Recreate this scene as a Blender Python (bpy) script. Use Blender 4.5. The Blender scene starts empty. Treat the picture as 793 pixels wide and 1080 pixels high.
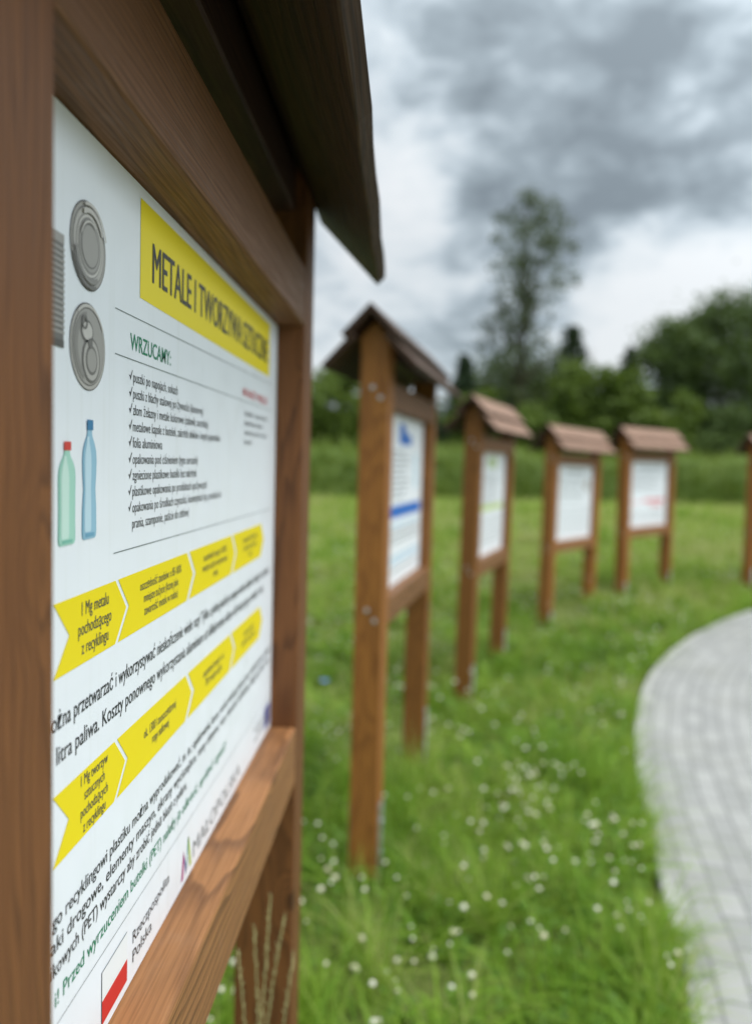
import bpy, bmesh, math, random
import numpy as np
from mathutils import Matrix, Vector

SC = bpy.context.scene
COL = SC.collection
CAM_H = 1.74

# ------------------------------------------------------------------ camera
YAW, PITCH, ROLL = (math.radians(a) for a in (2.507, 3.509, 1.548))
F = np.array([-math.sin(YAW) * math.cos(PITCH), math.cos(YAW) * math.cos(PITCH), -math.sin(PITCH)])
R0 = np.array([math.cos(YAW), math.sin(YAW), 0.0])
U0 = np.cross(R0, F)
RR = R0 * math.cos(ROLL) + U0 * math.sin(ROLL)
UU = U0 * math.cos(ROLL) - R0 * math.sin(ROLL)
cd = bpy.data.cameras.new('camera')
cam = bpy.data.objects.new('camera', cd)
COL.objects.link(cam)
cam.matrix_world = Matrix(((RR[0], UU[0], -F[0], 0), (RR[1], UU[1], -F[1], 0), (RR[2], UU[2], -F[2], CAM_H), (0, 0, 0, 1)))
cd.sensor_fit = 'VERTICAL'
cd.sensor_height = 36
cd.sensor_width = 36
cd.lens = 830 / 1080 * 36
cd.clip_start = 0.02
cd.clip_end = 3000
cd.dof.use_dof = True
cd.dof.focus_distance = 0.715
cd.dof.aperture_fstop = 2.45
SC.camera = cam


def direction(px, py):
    d = F + RR * ((px - 396.5) / 830) + UU * ((540 - py) / 830)
    return d / np.linalg.norm(d)


# ------------------------------------------------------------------ node helper
class NT:
    def __init__(s, tree):
        s.t = tree
        s.n = tree.nodes
        s.n.clear()

    def new(s, kind, **kw):
        nd = s.n.new(kind)
        ins = kw.pop('ins', {})
        for k, v in kw.items():
            setattr(nd, k, v)
        for k, v in ins.items():
            s.put(nd.inputs[k], v)
        return nd

    def put(s, sock, v):
        if isinstance(v, bpy.types.NodeSocket):
            s.t.links.new(v, sock)
        else:
            if hasattr(sock, 'default_value'):
                if sock.type == 'RGBA' and len(v) == 3:
                    v = (*v, 1)
                sock.default_value = v

    def math(s, op, a, b=0.0, c=None, clamp=False):
        nd = s.new('ShaderNodeMath', operation=op, use_clamp=clamp)
        s.put(nd.inputs[0], a)
        s.put(nd.inputs[1], b)
        if c is not None:
            s.put(nd.inputs[2], c)
        return nd.outputs[0]

    def vmath(s, op, a, b=(0, 0, 0)):
        nd = s.new('ShaderNodeVectorMath', operation=op)
        s.put(nd.inputs[0], a)
        if op == 'SCALE':
            s.put(nd.inputs['Scale'], b)
        else:
            s.put(nd.inputs[1], b)
        return nd.outputs['Value'] if op in ('DOT_PRODUCT', 'LENGTH', 'DISTANCE') else nd.outputs[0]

    def noise(s, vec, scale, detail=4, rough=0.5, dist=0.0, out='Fac'):
        nd = s.new('ShaderNodeTexNoise', ins={'Scale': scale, 'Detail': detail, 'Roughness': rough, 'Distortion': dist})
        if vec is not None:
            s.put(nd.inputs['Vector'], vec)
        return nd.outputs[out]

    def ramp(s, fac, stops):
        nd = s.new('ShaderNodeValToRGB')
        cr = nd.color_ramp
        while len(cr.elements) < len(stops):
            cr.elements.new(0.5)
        for e, (p, c) in zip(cr.elements, stops):
            e.position = p
            e.color = (*c, 1) if not isinstance(c, (int, float)) else (c, c, c, 1)
        s.put(nd.inputs[0], fac)
        return nd.outputs[0]

    def mix(s, fac, a, b, blend='MIX'):
        nd = s.new('ShaderNodeMix', data_type='RGBA', blend_type=blend)
        s.put(nd.inputs['Factor'], fac)
        s.put(nd.inputs[6], a)
        s.put(nd.inputs[7], b)
        return nd.outputs[2]

    def rng(s, v, a, b, c=0.0, d=1.0, smooth=True):
        nd = s.new('ShaderNodeMapRange', interpolation_type='SMOOTHSTEP' if smooth else 'LINEAR')
        for k, x in zip(('Value', 'From Min', 'From Max', 'To Min', 'To Max'), (v, a, b, c, d)):
            s.put(nd.inputs[k], x)
        return nd.outputs[0]


# ------------------------------------------------------------------ sky (overcast, broken cloud)
SUN_EL, SUN_AZ = math.radians(66), math.radians(110)       # azimuth measured clockwise from +Y
W = bpy.data.worlds.new('World')
SC.world = W
W.use_nodes = True
t = NT(W.node_tree)
d = t.vmath('NORMALIZE', t.new('ShaderNodeTexCoord').outputs['Generated'])
sep = t.new('ShaderNodeSeparateXYZ', ins={0: d})
zz = t.math('ADD', t.math('MAXIMUM', sep.outputs[2], 0.0), 0.30)
pl = t.new('ShaderNodeCombineXYZ', ins={0: t.math('DIVIDE', sep.outputs[0], zz), 1: t.math('DIVIDE', sep.outputs[1], zz), 2: 0.35}).outputs[0]
n1 = t.noise(pl, 1.7, 7, 0.52, 0.25)
n2 = t.noise(t.vmath('ADD', pl, (7.3, 2.1, 0)), 3.6, 8, 0.60, 0.35)
n3 = t.noise(t.vmath('ADD', pl, (1.3, 5.1, 0)), 11.0, 5, 0.6, 0.4)
val = t.math('ADD', t.math('MULTIPLY', t.math('SUBTRACT', n1, 0.5), 0.8), t.math('ADD', t.math('MULTIPLY', t.math('SUBTRACT', n2, 0.5), 1.35), t.math('MULTIPLY', t.math('SUBTRACT', n3, 0.5), 0.85)))
val = t.math('ADD', val, 0.54)
for px, py, rad, amt in ((600, 100, 14, -0.19), (500, 60, 8, -0.08), (790, 70, 7, -0.16), (650, 225, 8, -0.08), (590, 30, 5, 0.08), (560, 175, 5, -0.06),
                         (440, 165, 5, 0.25), (408, 235, 6, 0.36), (350, 330, 7, 0.2), (690, 318, 6, 0.40), (640, 345, 5, 0.25), (770, 305, 5, 0.24), (600, 300, 5, -0.10), (760, 250, 5, -0.10),
                         (715, 95, 4, 0.10), (725, 190, 4, 0.04), (735, 120, 8, -0.13), (640, 60, 7, -0.04), (430, 80, 4, 0.12), (470, 300, 7, -0.08)):
    g = t.rng(t.vmath('DOT_PRODUCT', d, tuple(direction(px, py))), math.cos(math.radians(rad)), 1.0, 0, amt)
    val = t.math('ADD', val, g)
cl = t.ramp(val, ((0.06, (2.05, 2.42, 2.65)), (0.30, (3.1, 3.65, 3.98)), (0.50, (5.0, 5.7, 6.15)), (0.70, (6.9, 7.45, 7.75)), (1.0, (8.1, 8.4, 8.55))))
sunv = (math.sin(SUN_AZ) * math.cos(SUN_EL), math.cos(SUN_AZ) * math.cos(SUN_EL), math.sin(SUN_EL))
glow = t.rng(t.vmath('DOT_PRODUCT', d, sunv), 0.05, 1.0, 1.0, 2.8)
cl = t.vmath('SCALE', cl, glow)
sky = t.new('ShaderNodeTexSky', sky_type='NISHITA', sun_disc=False, sun_elevation=SUN_EL, sun_rotation=SUN_AZ)
mx = t.mix(0.12, cl, sky.outputs[0])
bg = t.new('ShaderNodeBackground', ins={'Color': mx, 'Strength': 0.1})
t.t.links.new(bg.outputs[0], t.new('ShaderNodeOutputWorld').inputs[0])

ld = bpy.data.lights.new('sun', 'SUN')
ld.energy = 2.6
ld.angle = math.radians(30)
ld.color = (1.0, 0.97, 0.92)
sun = bpy.data.objects.new('sun', ld)
COL.objects.link(sun)
sun.rotation_euler = Vector(sunv).to_track_quat('Z', 'Y').to_euler()

SC.view_settings.view_transform = 'Standard'
SC.view_settings.look = 'None'
SC.view_settings.exposure = 0.12
SC.view_settings.gamma = 1.0
SC.view_settings.use_curve_mapping = False
SC.render.engine = 'CYCLES'
SC.cycles.max_bounces = 8
SC.cycles.transparent_max_bounces = 8

rnd = random.Random(5)
rng = np.random.default_rng(11)


# ------------------------------------------------------------------ object helpers
def link(name, me, parent=None, mats=()):
    o = bpy.data.objects.new(name, me)
    COL.objects.link(o)
    if parent:
        o.parent = parent
    for m in mats:
        me.materials.append(m)
    return o


def tag(o, label=None, cat=None, group=None, kind=None):
    for k, v in (('label', label), ('category', cat), ('group', group), ('kind', kind)):
        if v:
            o[k] = v
    return o


def empty(name, loc, rz=0.0):
    o = bpy.data.objects.new(name, None)
    COL.objects.link(o)
    o.location = loc
    o.rotation_euler = (0, 0, rz)
    o.empty_display_size = 0.1
    return o


def bm_obj(name, bm, mat, parent=None, smooth=False):
    me = bpy.data.meshes.new(name)
    bm.to_mesh(me)
    bm.free()
    if smooth:
        for p in me.polygons:
            p.use_smooth = True
    return link(name, me, parent, [mat] if mat else [])


def arr_mesh(name, co, loops, sizes, mats=(), parent=None, mat_idx=None, attr=None, smooth=False):
    """mesh from flat numpy arrays; attr = {name: per-face float}"""
    me = bpy.data.meshes.new(name)
    me.vertices.add(len(co))
    me.vertices.foreach_set('co', np.asarray(co, np.float32).ravel())
    me.loops.add(len(loops))
    me.loops.foreach_set('vertex_index', np.asarray(loops, np.int32))
    sizes = np.asarray(sizes, np.int32)
    me.polygons.add(len(sizes))
    me.polygons.foreach_set('loop_start', np.concatenate(([0], np.cumsum(sizes)[:-1])).astype(np.int32))
    if mat_idx is not None:
        me.polygons.foreach_set('material_index', np.asarray(mat_idx, np.int32))
    me.polygons.foreach_set('use_smooth', np.full(len(sizes), bool(smooth)))
    me.update(calc_edges=True)
    for k, v in (attr or {}).items():
        a = me.attributes.new(k, 'FLOAT', 'FACE')
        a.data.foreach_set('value', np.asarray(v, np.float32))
    return link(name, me, parent, mats)


def box(bm, x0, x1, y0, y1, z0, z1, bev=0.0, seg=2):
    vs = [bm.verts.new((x, y, z)) for x in (x0, x1) for y in (y0, y1) for z in (z0, z1)]
    fs = [bm.faces.new([vs[i] for i in q]) for q in ((0, 1, 3, 2), (4, 6, 7, 5), (0, 4, 5, 1), (2, 3, 7, 6), (0, 2, 6, 4), (1, 5, 7, 3))]
    if bev:
        es = list({e for f in fs for e in f.edges})
        bmesh.ops.bevel(bm, geom=es, offset=bev, segments=seg, affect='EDGES', profile=0.5)
    return vs


def tube(bm, pts, radii, n=7, cap=True):
    rings = []
    for i, p in enumerate(pts):
        p = Vector(p)
        a = Vector(pts[min(i + 1, len(pts) - 1)]) - Vector(pts[max(i - 1, 0)])
        a.normalize()
        u = a.orthogonal().normalized()
        if rings:
            u = (pu - a * pu.dot(a)).normalized()
        pu = u
        v = a.cross(u)
        rings.append([bm.verts.new(p + (u * math.cos(k * 2 * math.pi / n) + v * math.sin(k * 2 * math.pi / n)) * radii[i]) for k in range(n)])
    for a, b in zip(rings, rings[1:]):
        for k in range(n):
            bm.faces.new((a[k], a[(k + 1) % n], b[(k + 1) % n], b[k]))
    if cap:
        bm.faces.new(rings[0][::-1])
        bm.faces.new(rings[-1])


# ------------------------------------------------------------------ materials
def principled(name, color=(0.5, 0.5, 0.5), rough=0.5, metal=0.0, spec=0.5):
    m = bpy.data.materials.new(name)
    m.use_nodes = True
    t = NT(m.node_tree)
    b = t.new('ShaderNodeBsdfPrincipled', ins={'Base Color': color, 'Roughness': rough, 'Metallic': metal, 'Specular IOR Level': spec})
    o = t.new('ShaderNodeOutputMaterial')
    t.t.links.new(b.outputs[0], o.inputs[0])
    return m, t, b


def wood(name, axis, early, late, rough=0.55, worn=0.0, ring=120, centre=(-0.03, -0.05), wav=0.16, amp=0.085, con=0.85):
    """planed softwood under a brown stain: growth rings cut by the faces, fibres, knots"""
    m, t, b = principled(name, rough=rough, spec=0.35)
    tc = t.new('ShaderNodeTexCoord').outputs['Object']
    oi = t.new('ShaderNodeObjectInfo').outputs['Random']
    tc = t.vmath('ADD', tc, t.new('ShaderNodeCombineXYZ', ins={0: 0.0, 1: t.math('MULTIPLY', oi, 9.0) if axis == 'Y' else 0.0, 2: t.math('MULTIPLY', oi, 9.0) if axis == 'Z' else 0.0}).outputs[0])
    s = t.new('ShaderNodeSeparateXYZ', ins={0: tc})
    L = s.outputs[1] if axis == 'Y' else s.outputs[2]
    A = s.outputs[0]
    B = s.outputs[2] if axis == 'Y' else s.outputs[1]
    # long stretched space: (A, B, L*k)
    st = t.new('ShaderNodeCombineXYZ', ins={0: A, 1: B, 2: t.math('MULTIPLY', L, wav)}).outputs[0]
    warp = t.noise(st, 9.0, 3, 0.5, 0.0)
    warp2 = t.noise(st, 34.0, 2, 0.5)
    # knots
    kn = t.new('ShaderNodeTexVoronoi', feature='F1', ins={'Scale': 5.5, 'Randomness': 1.0, 'Vector': t.new('ShaderNodeCombineXYZ', ins={0: A, 1: B, 2: t.math('MULTIPLY', L, 0.55)}).outputs[0]}).outputs['Distance']
    knot = t.rng(kn, 0.0, 0.24, 1.0, 0.0)
    core = t.rng(kn, 0.05, 0.095, 1.0, 0.0)
    a2 = t.math('SUBTRACT', A, centre[0])
    b2 = t.math('ADD', t.math('SUBTRACT', B, centre[1]), t.math('MULTIPLY', L, 0.03))
    r = t.math('SQRT', t.math('ADD', t.math('MULTIPLY', a2, a2), t.math('MULTIPLY', b2, b2)))
    r = t.math('ADD', r, t.math('MULTIPLY', t.math('SUBTRACT', warp, 0.5), amp))
    r = t.math('ADD', r, t.math('MULTIPLY', t.math('SUBTRACT', warp2, 0.5), 0.010))
    r = t.math('ADD', r, t.math('MULTIPLY', knot, 0.03))
    fr = t.math('FRACT', t.math('MULTIPLY', r, ring))
    rg = t.ramp(fr, ((0.0, 0.05), (0.45, 0.25), (0.80, 0.95), (0.9, 0.8), (1.0, 0.05)))
    fib = t.noise(t.new('ShaderNodeCombineXYZ', ins={0: A, 1: B, 2: t.math('MULTIPLY', L, 0.02)}).outputs[0], 420, 3, 0.6)
    blot = t.noise(st, 14, 4, 0.6)
    col = t.mix(t.math('MULTIPLY', rg, con), early, late)
    col = t.mix(t.rng(fib, 0.35, 0.75, 0.0, 0.4), col, tuple(c * 0.55 for c in late))
    col = t.mix(t.rng(blot, 0.35, 0.75, 0.0, 0.30), col, tuple(0.5 * (c + e) * 0.8 for c, e in zip(late, early)))
    col = t.mix(t.math('MULTIPLY', core, 0.75), col, tuple(c * 0.4 for c in late))
    if worn:
        w = t.noise(tc, 26, 5, 0.65)
        col = t.mix(t.rng(w, 0.5, 0.8, 0.0, worn), col, (0.30, 0.23, 0.18))
    col = t.vmath('SCALE', col, t.rng(oi, 0.0, 1.0, 0.82, 1.18, False))
    t.put(b.inputs['Base Color'], col)
    t.put(b.inputs['Roughness'], t.rng(fib, 0.3, 0.7, rough - 0.08, rough + 0.12))
    h = t.math('ADD', t.math('MULTIPLY', rg, 0.4), t.math('MULTIPLY', fib, 0.6))
    bp = t.new('ShaderNodeBump', ins={'Strength': 0.35, 'Distance': 0.0012, 'Height': h})
    t.put(b.inputs['Normal'], bp.outputs[0])
    return m


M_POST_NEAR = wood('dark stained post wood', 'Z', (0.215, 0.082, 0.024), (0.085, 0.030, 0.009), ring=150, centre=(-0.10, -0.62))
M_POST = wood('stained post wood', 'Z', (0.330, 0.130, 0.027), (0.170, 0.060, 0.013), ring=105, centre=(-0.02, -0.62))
M_RAIL = wood('stained rail wood', 'Y', (0.315, 0.142, 0.052), (0.075, 0.030, 0.011), ring=75, centre=(0.01, 1.165), worn=0.08, wav=0.20, amp=0.085, con=0.75)
M_RAIL_FINE = wood('fine grained rail wood', 'Y', (0.225, 0.098, 0.036), (0.080, 0.032, 0.012), ring=190, centre=(-0.10, 1.90), worn=0.1, wav=0.10, amp=0.04, con=0.75)
M_ROOF = wood('weathered roof plank wood', 'Y', (0.34, 0.205, 0.140), (0.155, 0.085, 0.056), ring=80, centre=(0.0, 1.95), worn=0.6, rough=0.7)
M_ROOF_DARK = wood('dark brown roof plank wood', 'Y', (0.105, 0.057, 0.034), (0.042, 0.022, 0.014), ring=80, centre=(0.0, 1.95), worn=0.35, rough=0.7)
M_SOFFIT = wood('shade-darkened stained plank wood', 'Y', (0.055, 0.023, 0.008), (0.015, 0.006, 0.002), ring=80, centre=(0.0, 1.95), rough=0.65)  # unweathered stain, darkened further to paint in the shade under the roof


def galvanised():
    m, t, b = principled('galvanised steel', (0.42, 0.43, 0.44), 0.45, 0.85)
    tc = t.new('ShaderNodeTexCoord').outputs['Object']
    n = t.noise(tc, 60, 4, 0.6)
    t.put(b.inputs['Base Color'], t.ramp(n, ((0.3, (0.40, 0.42, 0.44)), (0.7, (0.62, 0.64, 0.66)))))
    t.put(b.inputs['Roughness'], t.rng(n, 0.3, 0.7, 0.38, 0.6))
    return m


M_GALV = galvanised()


def panel_white():
    m, t, b = principled('printed white panel', (0.80, 0.82, 0.83), 0.38, 0.0, 0.4)
    tc = t.new('ShaderNodeTexCoord').outputs['Object']
    n = t.noise(tc, 7, 5, 0.6)
    t.put(b.inputs['Base Color'], t.ramp(n, ((0.3, (0.825, 0.855, 0.905)), (0.7, (0.845, 0.875, 0.92)))))
    st = t.noise(t.vmath('MULTIPLY', tc, (1, 60, 2.5)), 1.0, 4, 0.65)
    t.put(b.inputs['Base Color'], t.mix(t.rng(st, 0.52, 0.75, 0.0, 0.22), t.ramp(n, ((0.3, (0.825, 0.855, 0.905)), (0.7, (0.845, 0.875, 0.92)))), (0.66, 0.68, 0.66)))
    t.put(b.inputs['Roughness'], t.rng(t.noise(tc, 30, 4, 0.6), 0.3, 0.7, 0.3, 0.45))
    return m


M_WHITE = panel_white()
_inks = {}


def ink(name, col):
    if name not in _inks:
        _inks[name] = principled('ink ' + name, col, 0.42, 0.0, 0.35)[0]
    return _inks[name]


YEL = ink('yellow', (0.86, 0.69, 0.004))
DARK = ink('dark grey', (0.045, 0.045, 0.04))
BLK = ink('black', (0.035, 0.037, 0.042))
TXT = ink('text grey', (0.075, 0.078, 0.085))
GREY = ink('grey', (0.22, 0.24, 0.25))
LINE = ink('line grey', (0.16, 0.19, 0.19))
GRN = ink('green', (0.012, 0.22, 0.11))
RED = ink('red', (0.62, 0.025, 0.025))
PINK = ink('pink red', (0.70, 0.10, 0.12))
FLAGW = ink('flag white', (0.82, 0.84, 0.85))
BLU = ink('blue', (0.01, 0.14, 0.52))
LBL = ink('light blue', (0.22, 0.52, 0.74))
NAVY = ink('navy', (0.02, 0.035, 0.28))
STAR = ink('star yellow', (0.85, 0.7, 0.03))
MAG = ink('magenta', (0.42, 0.02, 0.22))
PUR = ink('purple', (0.06, 0.05, 0.30))
TEAL = ink('teal', (0.02, 0.33, 0.30))
LIME = ink('lime', (0.42, 0.55, 0.05))
OLV = ink('leaf green', (0.30, 0.45, 0.10))
LGRN = ink('light green', (0.50, 0.62, 0.22))
BG1 = ink('bottle green', (0.38, 0.66, 0.55))
BG2 = ink('bottle green pale', (0.58, 0.78, 0.70))
BG3 = ink('bottle green deep', (0.20, 0.50, 0.40))
BB1 = ink('bottle blue', (0.30, 0.52, 0.66))
BB2 = ink('bottle blue pale', (0.52, 0.70, 0.80))
BB3 = ink('bottle blue deep', (0.16, 0.37, 0.52))
CAPR = ink('cap red', (0.62, 0.06, 0.05))
CAPB = ink('cap blue', (0.05, 0.20, 0.38))
CANS = [ink('can grey %d' % i, (v, v * 0.95, v * 0.89)) for i, v in enumerate((0.10, 0.17, 0.26, 0.36, 0.46, 0.56))]


# ------------------------------------------------------------------ panel printing
class Print:
    """flat print of one panel: coordinates u (along, from the near end) and v (up), metres"""

    def __init__(s):
        s.co, s.loops, s.sizes, s.mi, s.mats = [], [], [], [], []

    def m(s, mat):
        if mat not in s.mats:
            s.mats.append(mat)
        return s.mats.index(mat)

    def poly(s, pts, mat, lay=1):
        k = len(s.co)
        s.co += [(0.0004 * lay, u, v) for u, v in pts]
        s.loops += list(range(k, k + len(pts)))
        s.sizes.append(len(pts))
        s.mi.append(s.m(mat))

    def rect(s, u0, v0, u1, v1, mat, lay=1):
        s.poly(((u0, v0), (u1, v0), (u1, v1), (u0, v1)), mat, lay)

    def line(s, u0, v0, u1, v1, mat, w=0.0009, lay=1):
        s.poly(((u0, v0 - w / 2), (u1, v1 - w / 2), (u1, v1 + w / 2), (u0, v0 + w / 2)), mat, lay)

    def ellipse(s, u, v, a, b, mat, lay=1, n=40):
        s.poly([(u + a * math.cos(i * 2 * math.pi / n), v + b * math.sin(i * 2 * math.pi / n)) for i in range(n)], mat, lay)

    def ring(s, u, v, a0, a1, mat, lay=1, t0=0, t1=360, n=40, sq=1.0):
        k = max(3, int(n * abs(t1 - t0) / 360))
        for i in range(k):
            q = [math.radians(t0 + (t1 - t0) * j / k) for j in (i, i + 1)]
            s.poly([(u + r * math.cos(x), v + r * sq * math.sin(x)) for r, x in ((a0, q[0]), (a1, q[0]), (a1, q[1]), (a0, q[1]))], mat, lay)

    def text(s, txt, u, v, cap, mat, u1=None, stretch=0.8, lay=1, align='L', bold=0.0, slant=0.0):
        """cap = capital height; u1 = right end (fits the width), else natural width times stretch"""
        cu = bpy.data.curves.new('t', 'FONT')
        cu.body = txt
        cu.size = 1.0
        cu.resolution_u = 3
        cu.offset = bold
        cu.shear = slant
        o = bpy.data.objects.new('t', cu)
        COL.objects.link(o)
        dg = bpy.context.evaluated_depsgraph_get()
        me = bpy.data.meshes.new_from_object(o.evaluated_get(dg))
        n = len(me.vertices)
        if n:
            co = np.zeros(n * 3, np.float32)
            me.vertices.foreach_get('co', co)
            co = co.reshape(-1, 3)
            ky = cap / 0.729
            x0, x1 = co[:, 0].min(), co[:, 0].max()
            kx = (u1 - u) / (x1 - x0) if u1 is not None else ky * stretch
            off = {'L': x0, 'C': (x0 + x1) / 2}[align]
            k = len(s.co)
            s.co += [(0.0004 * lay, u + (x - off) * kx, v + y * ky) for x, y in co[:, :2].tolist()]
            mi = s.m(mat)
            for p in me.polygons:
                s.loops += [k + i for i in p.vertices]
                s.sizes.append(len(p.vertices))
                s.mi.append(mi)
        bpy.data.objects.remove(o)
        bpy.data.meshes.remove(me)
        bpy.data.curves.remove(cu)

    def scribble(s, u0, u1, v, h, mat, seed, lay=1):
        """an unreadable line of small print: word-length dashes"""
        r = random.Random(seed)
        u = u0
        while u < u1 - 0.004:
            w = min(r.uniform(0.012, 0.045), u1 - u)
            s.rect(u, v, u + w, v + h, mat, lay)
            u += w + 0.007


PW, PH = 1.04, 0.77        # panel


def chevron(P, u, v0, v1, w, lines, cap=0.0115, lay=1):
    tip = 0.027
    mid = (v0 + v1) / 2
    P.poly([(u, v0), (u + w, v0), (u + w + tip, mid), (u + w, v1), (u, v1), (u + tip, mid)][:6], YEL, lay)
    n = len(lines)
    for i, s in enumerate(lines):
        P.text(s, u + w / 2 + 0.0165, mid + (n / 2 - i - 0.5) * cap * 1.36 - cap * 0.42, cap, TXT, stretch=0.74, lay=lay + 1, align='C')


def print_metal(P):
    # banner and title
    P.rect(0.2865, 0.665, 0.957, 0.757, YEL)
    P.text('METALE I TWORZYWA SZTUCZNE', 0.320, 0.6865, 0.0405, DARK, u1=0.932, lay=2)
    P.text('METALE I TWORZYWA SZTUCZNE', 0.3212, 0.6867, 0.0405, DARK, u1=0.934, lay=2.3)
    P.line(0.225, 0.6435, 0.978, 0.6540, LINE)
    P.line(0.225, 0.6045, 0.978, 0.6060, LINE)
    P.line(0.225, 0.4300, 0.995, 0.4260, LINE)
    P.text('WRZUCAMY:', 0.262, 0.6135, 0.0158, GRN, u1=0.383, bold=0.007)
    P.text('NIE NALEŻY WRZUCAĆ', 0.742, 0.6135, 0.0125, RED, u1=0.947, bold=0.007)
    for i, (s, u1) in enumerate((('butelek z zawartością', 0.940), ('plastikowych zabawek', 0.905), ('opakowań po lekach, olejach', 0.942), ('baterii', 0.812))):
        P.text(s, 0.758, 0.5845 - i * 0.0148, 0.0082, TXT, u1=u1)
    lst = (('puszki po napojach, sokach', 0.409), ('puszki z blachy stalowej po żywności (konserwy)', 0.515),
           ('złom żelazny i metale kolorowe (zabawki, narzędzia)', 0.540), ('metalowe kapsle z butelek, zakrętki słoików i innych pojemników', 0.604),
           ('folia aluminiowa', 0.357), ('opakowania pod ciśnieniem (typu aerozole)', 0.494), ('zgniecione plastikowe butelki bez nakrętek', 0.490),
           ('plastikowe opakowania po produktach spożywczych', 0.538), ('opakowania po środkach czystości, kosmetykach (np. proszkach do', 0.614),
           ('prania, szamponie, paście do zębów)', 0.458))
    for i, (s, u1) in enumerate(lst):
        v = 0.5845 - i * 0.01515
        P.text(s, 0.2705, v, 0.0104, TXT, u1=u1)
        if i < 9:
            P.poly(((0.2600, v + 0.0050), (0.2618, v + 0.0040), (0.2632, v + 0.0010), (0.2632, v + 0.0040), (0.2614, v + 0.0062)), BLK)
            P.poly(((0.2632, v + 0.0010), (0.2685, v + 0.0104), (0.2676, v + 0.0108), (0.2630, v + 0.0040)), BLK)
    # two rows of yellow arrows
    a = (['1 Mg metalu', 'pochodzącego', 'z recyklingu'], ['oszczędność zasobów: o 85-100%', 'mniejsze zużycie (licznej jako', 'zawartość metalu w rudzie)'],
         ['oszczędność energii: o 60-95%', 'mniejsze zużycie do wytworzenia', 'metalu'], ['zmniejszenie ilości odpadów', 'i zanieczyszczeń powietrza', 'i wody'])
    for i, l in enumerate(a):
        chevron(P, 0.108 if i == 0 else 0.0095 + 0.2268 * i, 0.3480, 0.4050, 0.1215 if i == 0 else 0.2165, l, cap=0.0116 if i == 0 else 0.0096)
    P.text('można przetwarzać i wykorzystywać nieskończenie wiele razy! Tylko z jednej puszki po napoju można odzyskać energię na 3 godziny', 0.094, 0.3085, 0.0148, BLK, u1=0.988, bold=0.005)
    P.text('litra paliwa. Koszty ponownego wykorzystania aluminium są kilkakrotnie niższe niż koszty jego produkcji z rudy', 0.1135, 0.2820, 0.0148, BLK, u1=0.935, bold=0.005)
    b = (['1 Mg tworzyw', 'sztucznych', 'pochodzących', 'z recyklingu'], ['ok. 1300 l zaoszczędzonej', 'ropy naftowej'],
         ['oszczędność energii: o ok.', '70% mniejsze zużycie'], ['zmniejszenie ilości', 'odpadów na wysypiskach'])
    for i, l in enumerate(b):
        chevron(P, 0.108 if i == 0 else 0.0095 + 0.2268 * i, 0.2036, 0.2588, 0.1215 if i == 0 else 0.2165, l, cap=0.0098 if i == 0 else 0.0100)
    P.text('go recyklingowi plastiku można wyprodukować, m. in.: opakowania, kosze, worki, namioty, plecaki, buty, meble ogrodowe, zabawki', 0.108, 0.1560, 0.0125, BLK, u1=1.010, bold=0.005)
    P.text('znaki drogowe, elementy maszyn, ekrany wyciszające, ramy okienne, rury, doniczki, wykładziny, długopisy, folie, deski', 0.088, 0.1370, 0.0125, BLK, u1=1.0, bold=0.005)
    P.text('plastikowych (PET) wystarczy aby zrobić jedną bluzę z polaru.', 0.077, 0.1180, 0.0125, BLK, u1=0.464, bold=0.005)
    P.text('i! Przed wyrzuceniem butelki (PET) należy ją odkręcić, opróżnić i zgnieść!', 0.112, 0.0930, 0.0130, GRN, u1=0.665, bold=0.005)
    P.line(0.06, 0.0785, 1.02, 0.066, LINE, 0.0007)
    # national flag, its caption
    P.rect(0.2030, 0.0110, 0.2655, 0.0600, GREY)
    P.rect(0.2034, 0.0330, 0.2651, 0.0596, FLAGW, 2)
    P.rect(0.2034, 0.0114, 0.2651, 0.0330, RED, 2)
    P.text('Rzeczpospolita', 0.2815, 0.0375, 0.0130, BLK, u1=0.398)
    P.text('Polska', 0.2815, 0.0180, 0.0130, BLK, u1=0.338)
    # region mark and name
    for q, m in ((((0.445, 0.010), (0.453, 0.010), (0.4575, 0.036), (0.4535, 0.044)), MAG), (((0.4535, 0.044), (0.4575, 0.036), (0.4680, 0.016), (0.4640, 0.010)), PUR),
                 (((0.4640, 0.010), (0.4680, 0.016), (0.4760, 0.052), (0.4720, 0.052)), TEAL), (((0.4720, 0.052), (0.4765, 0.052), (0.4880, 0.012), (0.4800, 0.012)), LIME)):
        P.poly(q, m)
    P.text('MAŁOPOLSKA', 0.496, 0.0150, 0.0215, GREY, u1=0.765)
    P.scribble(0.875, 0.962, 0.044, 0.004, GREY, 3)
    P.scribble(0.900, 0.962, 0.034, 0.004, GREY, 4)
    P.scribble(0.880, 0.962, 0.024, 0.004, GREY, 5)
    P.rect(0.972, 0.014, 1.026, 0.054, NAVY)
    for k in range(12):
        P.ellipse(0.999 + 0.0115 * math.cos(k * math.pi / 6), 0.034 + 0.0115 * math.sin(k * math.pi / 6), 0.0018, 0.0018, STAR, 2, 8)
    # two can ends and the side of a can
    def can(u, v, r):
        for i, (k, c) in enumerate(((1.0, 0), (0.97, 3), (0.88, 1), (0.85, 4), (0.72, 2), (0.69, 5), (0.63, 2), (0.57, 3), (0.50, 1), (0.46, 3))):
            P.ellipse(u, v, r * k, r * k, CANS[c], 1 + i * 0.4)
        for k0, k1, a0, a1, c in ((0.89, 0.965, 20, 110, 5), (0.89, 0.965, 200, 290, 1), (0.73, 0.84, 30, 120, 5), (0.73, 0.84, 190, 300, 2), (0.515, 0.565, 60, 160, 5)):
            P.ring(u, v, r * k0, r * k1, CANS[c], 6, a0, a1)
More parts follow.
